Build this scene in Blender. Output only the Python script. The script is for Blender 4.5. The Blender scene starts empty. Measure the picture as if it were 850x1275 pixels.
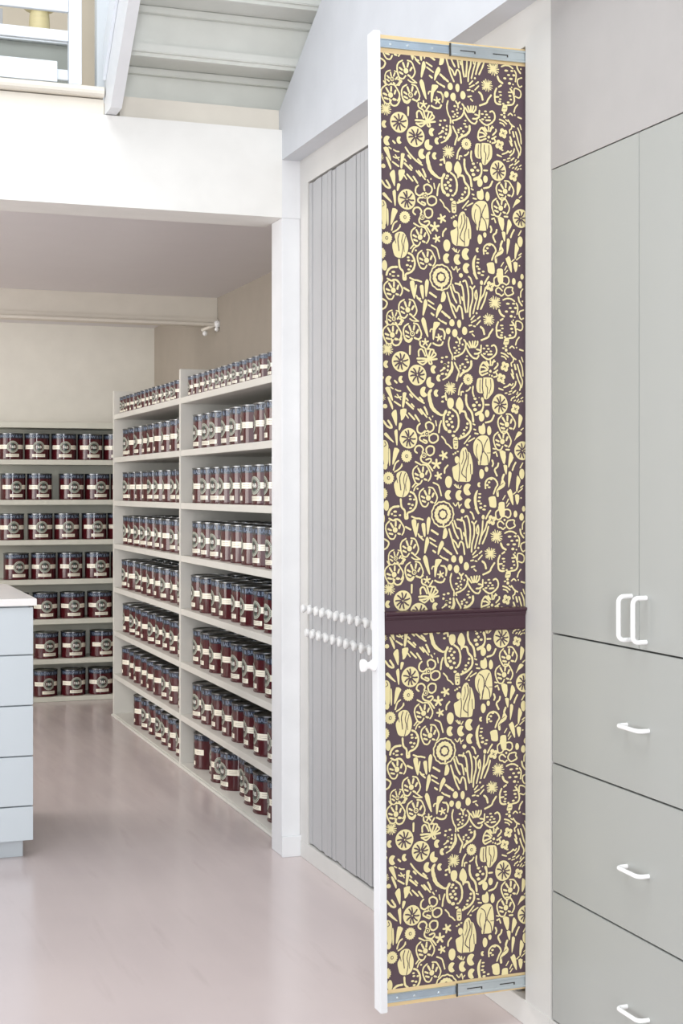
import bpy, bmesh, math, random
from mathutils import Vector, Matrix
random.seed(7)
SC = bpy.context.scene
COL = SC.collection
PI = math.pi
R = math.radians

# ------------------------------------------------------------------ camera
F_PX = 1831.0
cam_d = bpy.data.cameras.new('camera')
cam = bpy.data.objects.new('camera', cam_d); COL.objects.link(cam)
cam.location = (0, 0, 1.35)
cam.rotation_euler = (R(90), 0, -math.atan(655 / F_PX))
cam_d.sensor_fit = 'VERTICAL'; cam_d.sensor_height = 36.0
cam_d.lens = 36.0 * F_PX / 1275
cam_d.shift_y = -26.5 / 1275
cam_d.clip_start = 0.05
SC.camera = cam

# ------------------------------------------------------------------ world, lights, exposure
w = bpy.data.worlds.new('daylight'); SC.world = w; w.use_nodes = True
bg = w.node_tree.nodes['Background']
bg.inputs[0].default_value = (0.88, 0.935, 1.0, 1); bg.inputs[1].default_value = 0.42

def area(name, loc, target, sx, sy, power, col):
    d = bpy.data.lights.new(name, 'AREA'); d.shape = 'RECTANGLE'; d.size = sx; d.size_y = sy
    d.energy = power; d.color = col
    o = bpy.data.objects.new(name, d); COL.objects.link(o); o.location = loc
    o.rotation_euler = (Vector(target) - Vector(loc)).to_track_quat('-Z', 'Y').to_euler()
    return o
area('shop_window_light', (-.75, -3.6, 2.1), (0.6, 6, 1.5), .75, 4.2, 262, (0.98, 0.99, 1.0))
area('side_fill_light', (-7.0, 1.2, 2.4), (1.5, 2.6, 1.5), 9.0, 4.4, 275, (0.93, 0.965, 1.0))  # added fill, no known window: evens the light on the right wall
area('overhead_fill_light', (-.3, 2.2, 5.6), (-.3, 2.6, 0), 3.2, 3.2, 175, (0.95, 0.975, 1.0))  # added fill from above to brighten floor and counter, no skylight known
area('alcove_side_fill', (-4.0, 7.3, 1.45), (1.2, 8.3, 1.75), 3.8, 2.0, 132, (1.0, 0.98, 0.95))  # invented source left of the alcove, lifts its walls and shelves
area('alcove_overhead_fill', (-1.1, 7.3, 2.42), (-1.1, 7.31, 0), 2.6, .5, 38, (1.0, 0.97, 0.93))  # no fitting here: added downward fill for the dim alcove
area('back_wall_fill', (.2, 8.62, 2.42), (.2, 9.6, 1.75), 3.2, .25, 9, (1.0, 0.97, 0.93))  # added fill aimed at the back wall, not an actual lamp
SC.view_settings.view_transform = 'Standard'
SC.view_settings.look = 'None'
SC.view_settings.gamma = 1.0
SC.view_settings.use_curve_mapping = False
SC.view_settings.exposure = 0.0

# ------------------------------------------------------------------ materials
def lin(c):
    return tuple(((x / 255) / 12.92 if x / 255 <= 0.04045 else ((x / 255 + 0.055) / 1.055) ** 2.4) for x in c) + (1,)
def mat(name, rgb, rough=0.5, metal=0.0, var=0.03, scale=8.0, coat=0.0, bump=0.0, spec=0.5, bscale=60, stretch=None):
    m = bpy.data.materials.new(name); m.use_nodes = True
    nt = m.node_tree; b = nt.nodes['Principled BSDF']
    b.inputs['Roughness'].default_value = rough; b.inputs['Metallic'].default_value = metal
    b.inputs['Coat Weight'].default_value = coat; b.inputs['Coat Roughness'].default_value = 0.06
    b.inputs['Specular IOR Level'].default_value = spec
    tc = nt.nodes.new('ShaderNodeTexCoord'); mp = nt.nodes.new('ShaderNodeMapping')
    if stretch: mp.inputs['Scale'].default_value = stretch
    nt.links.new(tc.outputs['Object'], mp.inputs['Vector'])
    n = nt.nodes.new('ShaderNodeTexNoise'); n.inputs['Scale'].default_value = scale; n.inputs['Detail'].default_value = 4
    nt.links.new(mp.outputs[0], n.inputs['Vector'])
    r = nt.nodes.new('ShaderNodeValToRGB')
    c = lin(rgb)
    r.color_ramp.elements[0].position = 0.3; r.color_ramp.elements[1].position = 0.7
    r.color_ramp.elements[0].color = tuple(x * (1 - var) for x in c[:3]) + (1,)
    r.color_ramp.elements[1].color = tuple(min(1, x * (1 + var)) for x in c[:3]) + (1,)
    nt.links.new(n.outputs['Fac'], r.inputs['Fac']); nt.links.new(r.outputs['Color'], b.inputs['Base Color'])
    if bump:
        n2 = nt.nodes.new('ShaderNodeTexNoise'); n2.inputs['Scale'].default_value = bscale; n2.inputs['Detail'].default_value = 3
        nt.links.new(mp.outputs[0], n2.inputs['Vector'])
        bp = nt.nodes.new('ShaderNodeBump'); bp.inputs['Strength'].default_value = bump; bp.inputs['Distance'].default_value = 0.002
        nt.links.new(n2.outputs['Fac'], bp.inputs['Height']); nt.links.new(bp.outputs['Normal'], b.inputs['Normal'])
    return m
M = dict(
    white=mat('bright white paint', (226, 227, 229), 0.45, bump=0.15, bscale=30),
    upper=mat('cool white wall paint', (205, 208, 213), 0.5, bump=0.15, bscale=30),
    tr=mat('light grey wall paint', (174, 171, 169), 0.55, bump=0.15, bscale=25),
    offwhite=mat('soft white wall paint', (210, 208, 204), 0.55, bump=0.15, bscale=25),
    panelwhite=mat('satin white panel paint', (222, 220, 219), 0.4, var=0.02, scale=3),
    stripwhite=mat('darker white board paint', (178, 178, 179), 0.42, var=0.05, scale=3, stretch=(1, 1, .2)),  # toned darker than the front of the pulled-out board
    beam=mat('white beam paint', (236, 235, 231), 0.5),
    cream=mat('cream gloss paint', (226, 220, 208), 0.45, bump=0.2),
    ceiling=mat('mauve grey ceiling paint', (222, 218, 220), 0.35, var=0.01),
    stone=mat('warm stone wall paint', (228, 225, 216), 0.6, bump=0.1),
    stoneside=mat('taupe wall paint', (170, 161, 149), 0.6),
    shelf=mat('pale grey shelf paint', (218, 216, 209), 0.4, var=0.03),
    shelfb=mat('pale green grey shelf paint', (206, 206, 194), 0.4, var=0.03),
    cabinet=mat('mid grey cabinet lacquer', (168, 170, 166), 0.38, var=0.02, scale=2),
    gap=mat('dark gap', (60, 60, 58), 0.8),
    counter=mat('pale blue drawer paint', (198, 206, 211), 0.35, var=0.02, scale=2),
    worktop=mat('white stone worktop', (240, 237, 235), 0.2),
    knob=mat('white painted knob', (228, 228, 227), 0.35),
    handle=mat('white enamel handle', (250, 250, 250), 0.2, coat=.5),
    stairs=mat('grey white stair paint', (222, 224, 218), 0.5, var=0.04, bump=0.2),
    stringer=mat('white stair stringer paint', (226, 228, 230), 0.45),
    rail=mat('cool white balustrade paint', (228, 234, 240), 0.4),
    beige=mat('beige plaster', (214, 202, 182), 0.7, var=0.08, scale=3),
    sage=mat('grey green paint', (158, 162, 156), 0.5),
    spool=mat('straw yellow turned wood', (222, 208, 160), 0.5, var=.06, stretch=(1, 1, 8)),
    pink=mat('dusty pink card', (214, 190, 188), 0.6), grey=mat('grey card', (176, 176, 176), 0.6),
    maroon=mat('deep maroon tin', (74, 22, 28), 0.11, spec=.45, coat=.3, var=.02),
    navy=mat('dark blue tin band', (42, 48, 62), 0.11, spec=.45, coat=.3, var=.02),
    lettering=mat('pale blue lettering', (118, 132, 154), 0.3),
    label=mat('cream label', (250, 245, 228), 0.2, var=.02),
    ink=mat('grey ink', (150, 142, 128), 0.5),
    roundel=mat('grey green roundel', (188, 190, 176), 0.4),
    disc=mat('dark green disc', (52, 66, 60), 0.3),
    mono=mat('white monogram', (235, 236, 228), 0.4),
    lid=mat('tin lid metal', (150, 150, 146), 0.22, metal=1.0),
    rim=mat('tin rim metal', (120, 122, 124), 0.25, metal=1.0),
    paper=mat('aubergine wallpaper ground', (84, 67, 75), 0.75, var=.03, scale=40),
    print_=mat('pale yellow wallpaper print', (230, 217, 164), 0.7, var=.02, scale=40),
    wood=mat('pale plywood', (226, 200, 152), 0.55, var=.06, stretch=(.3, 4, 4)),
    steel=mat('zinc plated steel', (176, 192, 204), 0.35, metal=.75, var=.08, scale=20),
    steelb=mat('bright zinc steel', (196, 206, 210), 0.3, metal=.75, var=.06, scale=20),
    dado=mat('dark aubergine gloss moulding', (62, 34, 46), 0.35, coat=.1, var=.03),
    black=mat('black enamel wire', (20, 20, 22), 0.3),
)
def floor_mat():
    m = bpy.data.materials.new('pinkish polished resin floor'); m.use_nodes = True
    nt = m.node_tree; b = nt.nodes['Principled BSDF']
    tc = nt.nodes.new('ShaderNodeTexCoord')
    n = nt.nodes.new('ShaderNodeTexNoise'); n.inputs['Scale'].default_value = 0.9; n.inputs['Detail'].default_value = 5
    nt.links.new(tc.outputs['Object'], n.inputs['Vector'])
    r = nt.nodes.new('ShaderNodeValToRGB')
    r.color_ramp.elements[0].position = .3; r.color_ramp.elements[1].position = .7
    r.color_ramp.elements[0].color = lin((200, 187, 186)); r.color_ramp.elements[1].color = lin((210, 197, 195))
    nt.links.new(n.outputs['Fac'], r.inputs['Fac'])
    # fine wandering scratches
    n3 = nt.nodes.new('ShaderNodeTexNoise'); n3.inputs['Scale'].default_value = 14; n3.inputs['Detail'].default_value = 6
    mp = nt.nodes.new('ShaderNodeMapping'); mp.inputs['Scale'].default_value = (1, .12, 1); mp.inputs['Rotation'].default_value = (0, 0, 1.1)
    nt.links.new(tc.outputs['Object'], mp.inputs['Vector']); nt.links.new(mp.outputs[0], n3.inputs['Vector'])
    mr = nt.nodes.new('ShaderNodeMapRange'); mr.inputs[1].default_value = .35; mr.inputs[2].default_value = .65
    mr.inputs[3].default_value = .16; mr.inputs[4].default_value = .26
    nt.links.new(n3.outputs['Fac'], mr.inputs[0]); nt.links.new(mr.outputs[0], b.inputs['Roughness'])
    mx = nt.nodes.new('ShaderNodeMix'); mx.data_type = 'RGBA'; mx.inputs['B'].default_value = lin((184, 170, 168))
    cr = nt.nodes.new('ShaderNodeMapRange'); cr.inputs[1].default_value = .60; cr.inputs[2].default_value = .72; cr.inputs[4].default_value = .35
    nt.links.new(n3.outputs['Fac'], cr.inputs[0]); nt.links.new(cr.outputs[0], mx.inputs['Factor'])
    nt.links.new(r.outputs['Color'], mx.inputs['A']); nt.links.new(mx.outputs['Result'], b.inputs['Base Color'])
    b.inputs['Specular IOR Level'].default_value = .55
    return m
M['floor'] = floor_mat()

# ------------------------------------------------------------------ helpers
def link(name, bm, mats, parent=None, smooth=False, loc=None, bevel=0):
    if bevel:
        bmesh.ops.bevel(bm, geom=list(bm.edges), offset=bevel, segments=2, affect='EDGES', clamp_overlap=True)
    me = bpy.data.meshes.new(name); bm.to_mesh(me); bm.free()
    for m in (mats if isinstance(mats, (list, tuple)) else [mats]): me.materials.append(M[m])
    if smooth:
        for p in me.polygons: p.use_smooth = True
        me.set_sharp_from_angle(angle=R(40))
    o = bpy.data.objects.new(name, me); COL.objects.link(o)
    if parent: o.parent = parent
    if loc: o.location = loc
    return o
def box(bm, x0, x1, y0, y1, z0, z1, mi=0):
    v = [bm.verts.new(p) for p in ((x0, y0, z0), (x1, y0, z0), (x1, y1, z0), (x0, y1, z0), (x0, y0, z1), (x1, y0, z1), (x1, y1, z1), (x0, y1, z1))]
    for f in ((0, 3, 2, 1), (4, 5, 6, 7), (0, 1, 5, 4), (1, 2, 6, 5), (2, 3, 7, 6), (3, 0, 4, 7)):
        fc = bm.faces.new([v[i] for i in f]); fc.material_index = mi
def boxo(name, b, m, parent=None, bevel=0.0015):
    """a box object whose origin sits at its own base centre"""
    x0, x1, y0, y1, z0, z1 = b
    cx, cy = (x0 + x1) / 2, (y0 + y1) / 2
    bm = bmesh.new(); box(bm, x0 - cx, x1 - cx, y0 - cy, y1 - cy, 0, z1 - z0)
    return link(name, bm, m, parent, bevel=bevel, loc=(cx, cy, z0))
def lathe(bm, prof, n=28, axis='Z', mi=0, org=(0, 0, 0)):
    rings = []
    for r, h in prof:
        ring = []
        for k in range(n):
            a = 2 * PI * k / n; c, s = r * math.cos(a), r * math.sin(a)
            p = (c, s, h) if axis == 'Z' else (-h, c, s) if axis == '-X' else (c, -h, s)
            ring.append(bm.verts.new((p[0] + org[0], p[1] + org[1], p[2] + org[2])))
        rings.append(ring)
    for a, b in zip(rings, rings[1:]):
        for k in range(n):
            f = bm.faces.new((a[k], a[(k + 1) % n], b[(k + 1) % n], b[k])); f.material_index = mi
    for ring, rev in ((rings[0], True), (rings[-1], False)):
        f = bm.faces.new(list(reversed(ring)) if rev else ring); f.material_index = mi
    bmesh.ops.recalc_face_normals(bm, faces=list(bm.faces))
def tube(bm, pts, r, n=14, mi=0):
    pts = [Vector(p) for p in pts]; rings = []
    up = None
    for i, p in enumerate(pts):
        t = (pts[min(i + 1, len(pts) - 1)] - pts[max(i - 1, 0)]).normalized()
        if up is None:
            up = t.orthogonal().normalized()
        up = (up - t * up.dot(t)).normalized(); s = t.cross(up)
        rings.append([bm.verts.new(p + up * r * math.cos(2 * PI * k / n) + s * r * math.sin(2 * PI * k / n)) for k in range(n)])
    for a, b in zip(rings, rings[1:]):
        for k in range(n):
            f = bm.faces.new((a[k], a[(k + 1) % n], b[(k + 1) % n], b[k])); f.material_index = mi
    bm.faces.new(list(reversed(rings[0]))); bm.faces.new(rings[-1])
def prism(bm, prof, axis, a, b, mi=0):
    """closed profile extruded from a to b; prof in the other two axes (order x,y,z without axis)"""
    def P(p, t):
        return (t, p[0], p[1]) if axis == 'X' else (p[0], t, p[1]) if axis == 'Y' else (p[0], p[1], t)
    A = [bm.verts.new(P(p, a)) for p in prof]; B = [bm.verts.new(P(p, b)) for p in prof]
    n = len(prof)
    for i in range(n): bm.faces.new((A[i], A[(i + 1) % n], B[(i + 1) % n], B[i])).material_index = mi
    bm.faces.new(A).material_index = mi; bm.faces.new(list(reversed(B))).material_index = mi
    bmesh.ops.recalc_face_normals(bm, faces=list(bm.faces))
def empty(name, loc, label, cat, group=None):
    o = bpy.data.objects.new(name, None); COL.objects.link(o); o.location = loc; o.empty_display_size = .1
    o['label'] = label; o['category'] = cat
    if group: o['group'] = group
    return o
def tag(o, label, cat, group=None):
    o['label'] = label; o['category'] = cat
    if group: o['group'] = group
    return o
def struct(o, label=None):
    o['kind'] = 'structure'
    if label: o['label'] = label
    return o
def reloc(children, root):
    """children were built in world coordinates: make them local to the (unrotated) root"""
    for c in children:
        c.parent = root; c.location = Vector(c.location) - Vector(root.location)

# ------------------------------------------------------------------ the room
XW = 1.69          # plane of the panelled wall
bm = bmesh.new(); box(bm, -7, 3.2, -5, 11, -.1, 0)
struct(link('floor', bm, 'floor'), 'pinkish grey polished floor')
# stock alcove
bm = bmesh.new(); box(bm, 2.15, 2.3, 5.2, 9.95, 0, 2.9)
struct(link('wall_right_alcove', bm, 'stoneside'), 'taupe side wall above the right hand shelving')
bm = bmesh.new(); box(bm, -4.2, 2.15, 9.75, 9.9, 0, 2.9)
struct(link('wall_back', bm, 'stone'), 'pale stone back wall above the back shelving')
bm = bmesh.new(); box(bm, -4.3, -4.15, 5.4, 9.9, 0, 2.9)
struct(link('wall_left', bm, 'stone'))
bm = bmesh.new(); box(bm, -4.2, 2.15, 5.39, 9.75, 2.445, 2.66)
struct(link('ceiling', bm, 'ceiling'), 'mauve grey low ceiling of the stock alcove')
bm = bmesh.new(); box(bm, -4.15, 2.149, 8.1, 8.32, 2.322, 2.4449)
box(bm, -4.15, 2.149, 8.085, 8.33, 2.302, 2.322)
struct(link('trim_1', bm, 'cream'), 'cream ceiling beam crossing the stock alcove')
# front beam, fascia and nosing of the gallery
bm = bmesh.new(); box(bm, -4.2, 1.62, 5.18, 5.39, 2.357, 2.68)
struct(link('trim_2', bm, 'beam'), 'bright white beam across the alcove opening')
bm = bmesh.new(); box(bm, -4.2, .965, 5.20, 5.36, 2.6805, 2.738)
struct(link('trim_3', bm, 'cream'), 'cream fascia board along the gallery edge')
bm = bmesh.new(); prof = [(5.19, 2.742)] + [(5.19 - .018 * math.sin(t * PI / 6) - .002, 2.761 - .019 * math.cos(t * PI / 6)) for t in range(0, 7)] + [(5.40, 2.78), (5.40, 2.742)]
prism(bm, prof, 'X', -4.2, .962)
struct(link('trim_4', bm, 'cream'), 'rounded cream nosing along the gallery edge')
bm = bmesh.new(); box(bm, 1.025, 1.88, 5.2195, 5.299, 2.6805, 2.762)
struct(link('trim_5', bm, 'cream'), 'cream board below the lowest stair riser')
bm = bmesh.new(); box(bm, -4.2, 2.3, 5.402, 9.9, 2.74, 2.78)
struct(link('floor_gallery', bm, 'beige'))
bm = bmesh.new(); box(bm, -4.2, 2.3, 6.9, 7.0, 2.7805, 4.6)
struct(link('wall_gallery_back', bm, 'beige'), 'beige wall at the back of the gallery')
# column
bm = bmesh.new(); box(bm, 1.62, 1.69, 5.18, 5.31, 0, 2.357)
struct(link('trim_6', bm, 'white', bevel=.002), 'white corner post at the end of the shelving')
bm = bmesh.new(); box(bm, 1.617, 1.7, 5.165, 5.179, 0, .075)
struct(link('trim_7', bm, 'white', bevel=.002), 'white base block of the corner post')
# shelf end wall behind the post
bm = bmesh.new(); box(bm, 1.69, 2.15, 5.20, 5.31, 0, 2.444)
struct(link('wall_shelf_end', bm, 'white'))
# upper wall with its sloping stair side edge
bm = bmesh.new()
prof = [(5.219, 2.57), (5.219, 2.757), (4.731, 3.019), (3.4, 3.735), (3.4, 4.6), (-2.5, 4.6), (-2.5, 2.57)]
prism(bm, prof, 'X', 1.62, 1.69)
struct(link('wall_right_upper', bm, 'upper'), 'white upper wall with a sloping edge beside the stair')
bm = bmesh.new(); box(bm, 1.62, 1.69, 5.179, 5.219, 2.357, 2.57)
struct(link('trim_8', bm, 'white'))
# wall plane pieces
YA, YB = 5.09, 3.38      # recess holding the pull-out boards
bm = bmesh.new()
box(bm, XW, XW + .02, YA, 5.199, 0, 2.57)
box(bm, XW, XW + .02, 3.3445, YA, 2.474, 2.57)
box(bm, XW, XW + .02, 3.208, 3.3445, .0, 2.57)
struct(link('wall_right', bm, 'offwhite'), 'soft white wall around the pull-out boards')
bm = bmesh.new(); box(bm, XW, XW + .02, -2.5, 3.2075, 2.134, 2.60)
box(bm, XW, XW + .02, -2.5, 2.376, .0605, 2.1339)
struct(link('wall_right_cabinet', bm, 'tr'), 'light grey wall panel above the grey cabinet')
bm = bmesh.new(); box(bm, XW + .021, XW + .05, 3.345, YA, 2.474, 2.6); box(bm, XW + .021, XW + .6, 3.205, 3.33, 0, 2.6)
box(bm, XW + .021, XW + .46, YA + .01, 5.198, 0, 2.6); box(bm, XW + .021, XW + .6, 3.345, 5.09, 2.601, 2.65); box(bm, XW + .55, XW + .6, 3.345, 5.09, 0, 2.6)
struct(link('wall_recess', bm, 'offwhite'))
bm = bmesh.new(); box(bm, XW - .003, XW + .4, 3.209, 5.164, 0, .062)
struct(link('baseboard_right', bm, 'offwhite', bevel=.0015), 'white plinth under the pull-out boards')
bm = bmesh.new(); box(bm, XW - .003, XW + .4, -2.5, 3.2085, 0, .060)
struct(link('baseboard_cabinet', bm, 'offwhite', bevel=.0015), 'white plinth under the grey cabinet')

# ------------------------------------------------------------------ gallery stair
st = empty('staircase', (1.3, 5.2, 2.74), 'grey white open stair seen from below, rising from the gallery edge', 'stairs')
parts = []
for k in range(5):
    y = 5.30 - .2 * k; z0 = 2.73 + (.16 * k if k else 0); z1 = 2.89 + .16 * k
    if k: z0 = 2.89 + .16 * (k - 1) - .012
    bm = bmesh.new(); box(bm, 0, .88, 0, .022, 0, z1 - z0 - .0005)
    parts.append(link('riser', bm, 'stairs', bevel=.001, loc=(1.008, y, z0)))
    bm = bmesh.new(); box(bm, 0, .88, 0, .215, 0, .03)
    parts.append(link('tread', bm, 'stairs', bevel=.003, loc=(1.008, y - .2175, z1)))
    bm = bmesh.new(); box(bm, 0, .88, 0, .028, 0, .024)
    parts.append(link('batten', bm, 'stairs', bevel=.003, loc=(1.008, y - .0285, z1 - .025)))
bm = bmesh.new()
prof = [(5.20, 2.683), (5.085, 2.683), (3.9, 3.745), (3.9, 4.02), (5.20, 2.86)]
prism(bm, prof, 'X', .967, 1.006)
parts.append(link('stringer', bm, 'stringer'))
bm = bmesh.new()
prof = [(5.172, 2.80), (4.86, 3.083), (4.86, 3.20), (5.172, 2.92)]
prism(bm, prof, 'X', .955, .966)
parts.append(link('cover_strip', bm, 'rail'))
reloc(parts, st)

# ------------------------------------------------------------------ gallery balustrade and what stands behind it
bl = empty('balustrade', (.3, 5.22, 2.781), 'cool white wooden balustrade of flat rails on the gallery edge', 'balustrade')
parts = [boxo('post', (.842, .886, 5.20, 5.24, 2.784, 3.45), 'rail'),
         boxo('post', (-.9, -.856, 5.20, 5.24, 2.784, 3.45), 'rail'),
         boxo('rail', (-.856, .841, 5.212, 5.232, 3.040, 3.10), 'rail'),
         boxo('rail', (-.856, .841, 5.212, 5.232, 2.936, 2.974), 'rail'),
         boxo('rail', (-.856, .841, 5.216, 5.232, 2.800, 2.836), 'rail'),
         boxo('kick_board', (-.856, .800, 5.196, 5.212, 2.786, 2.858), 'rail')]
reloc(parts, bl)
cb = empty('low_cabinet', (.3, 5.75, 2.781), 'low grey green cabinet with a pale top behind the balustrade', 'cabinet')
parts = [boxo('body', (-.9, .895, 5.50, 5.95, 2.781, 3.005), 'sage'), boxo('top_board', (-.92, .905, 5.48, 5.96, 3.006, 3.022), 'rail')]
reloc(parts, cb)
sp = empty('turned_vase', (.798, 5.62, 3.0225), 'straw yellow turned vase with a wide rim, behind the balustrade', 'vase')
bm = bmesh.new(); lathe(bm, [(.032, 0), (.040, .002), (.041, .01), (.038, .03), (.037, .06), (.036, .09), (.034, .115), (.031, .125)], 40)
link('body', bm, 'spool', sp, True)
bm = bmesh.new(); lathe(bm, [(.031, .1252), (.050, .131), (.057, .137), (.058, .141), (.056, .146), (.040, .149), (.03, .148), (.028, .14)], 40)
link('rim', bm, 'spool', sp, True); sp.scale = (1.07, 1.07, 1.1)
bx = empty('card_box', (.60, 5.62, 3.0225), 'small pink and grey card box left of the yellow vase', 'box')
parts = [boxo('base', (.50, .655, 5.56, 5.68, 3.0225, 3.055), 'pink'), boxo('upper_box', (.50, .655, 5.56, 5.68, 3.0555, 3.14), 'grey')]
reloc(parts, bx)
gp = boxo('newel_post', (.985, 1.04, 5.45, 5.50, 2.781, 4.0), 'rail')
tag(gp, 'cool white upright post behind the foot of the stair', 'post')

# ------------------------------------------------------------------ rail under the alcove beam
rd = empty('ceiling_rail', (0, 8.06, 2.30), 'thin cream rail with round ends under the alcove beam', 'rail')
bm = bmesh.new(); tube(bm, [(-4.1, 8.065, 2.290), (2.13, 8.065, 2.290)], .011)
p1 = link('rod', bm, 'cream', smooth=True)
def ball(c, r):
    bm = bmesh.new(); bmesh.ops.create_uvsphere(bm, u_segments=16, v_segments=10, radius=r)
    return link('round_end', bm, 'handle', smooth=True, loc=c)
bm = bmesh.new(); tube(bm, [(2.13, 8.065, 2.29), (2.07, 8.14, 2.262)], .010)
p2 = link('bracket', bm, 'cream', smooth=True)
reloc([p1, p2, ball((2.14, 8.065, 2.292), .021), ball((2.135, 8.06, 2.262), .013), ball((2.085, 8.13, 2.244), .015)], rd)

# ------------------------------------------------------------------ shelving
SZ = [1.805, 1.548, 1.291, 1.034, .775, .514, .257, .018]     # shelf tops, from the top down
ST = .030
su = empty('shelving_unit', (1.9, 7.0, 0), 'pale grey shelving of two open bays along the right wall', 'shelving')
parts = []
for y, zt in ((8.735, 1.945), (7.03, 1.945), (5.315, 1.79)):
    parts.append(boxo('upright', (1.68, 2.14, y, y + .03, 0, zt), 'shelf'))
for y0, y1 in ((5.3455, 7.0295), (7.0605, 8.7345)):
    for z in SZ:
        parts.append(boxo('shelf', (1.6815, 2.138, y0, y1, max(z - ST, .001), z), 'shelf'))
parts.append(boxo('back_panel', (2.1405, 2.148, 5.32, 8.765, 0, 1.80), 'shelf'))
bm = bmesh.new(); prism(bm, [(1.672, 0), (1.668, .006), (1.672, .012), (1.68, .014), (1.68, 0)], 'Y', 5.315, 8.765)
parts.append(link('floor_bead', bm, 'shelf', smooth=True))
reloc(parts, su)
BZ = [1.548, 1.292, 1.036, .783, .528, .274, .031]
sb = empty('shelving_unit', (.6, 9.6, 0), 'pale green grey shelving across the back wall of the alcove', 'shelving')
parts = []
for x in (-2.4, -.75, 2.118):
    parts.append(boxo('upright', (x, x + .03, 9.471, 9.735, 0, 1.75), 'shelfb'))
for x0, x1 in ((-2.3695, -.7505), (-.7195, 2.1175)):
    for z in BZ:
        parts.append(boxo('shelf', (x0, x1, 9.47, 9.735, max(z - .032, .001), z), 'shelfb'))
parts.append(boxo('top_board', (-2.42, 2.1485, 9.455, 9.748, 1.7505, 1.786), 'shelfb'))
parts.append(boxo('back_panel', (-2.4, 2.148, 9.7355, 9.748, 0, 1.75), 'shelfb'))
reloc(parts, sb)

# ------------------------------------------------------------------ paint cans
CR, CH = .0815, .168
def patch(bm, a0, a1, z0, z1, r, mi, n=16):
    prev = None
    for k in range(n + 1):
        a = a0 + (a1 - a0) * k / n
        c = (bm.verts.new((r * math.cos(a), r * math.sin(a), z0)), bm.verts.new((r * math.cos(a), r * math.sin(a), z1)))
        if prev: bm.faces.new((prev[0], c[0], c[1], prev[1])).material_index = mi
        prev = c
def bent(bm, px, pz, r):      # flat label coordinates (metres along the tin) to the tin's surface; label faces +X at angle 0
    a = px / CR
    return bm.verts.new((r * math.cos(a), r * math.sin(a), pz))
def text_on(bm, s, size, zc, r, mi, width=None, res=2, off=0.0):
    cu = bpy.data.curves.new('lettering', 'FONT'); cu.body = s; cu.size = 1; cu.align_x = 'CENTER'; cu.align_y = 'CENTER'
    cu.resolution_u = res; cu.offset = off
    o = bpy.data.objects.new('lettering', cu); COL.objects.link(o)
    bpy.context.view_layer.update()
    me = bpy.data.meshes.new_from_object(o.evaluated_get(bpy.context.evaluated_depsgraph_get()))
    xs = [v.co.x for v in me.vertices]; ys = [v.co.y for v in me.vertices]
    cx = (min(xs) + max(xs)) / 2; cy = (min(ys) + max(ys)) / 2
    sy = size / (max(ys) - min(ys)); sx = (width / (max(xs) - min(xs))) if width else sy
    vs = [bent(bm, (v.co.x - cx) * sx, zc + (v.co.y - cy) * sy, r) for v in me.vertices]
    for p in me.polygons:
        try: bm.faces.new([vs[i] for i in p.vertices]).material_index = mi
        except ValueError: pass
    bpy.data.objects.remove(o); bpy.data.meshes.remove(me); bpy.data.curves.remove(cu)
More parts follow.
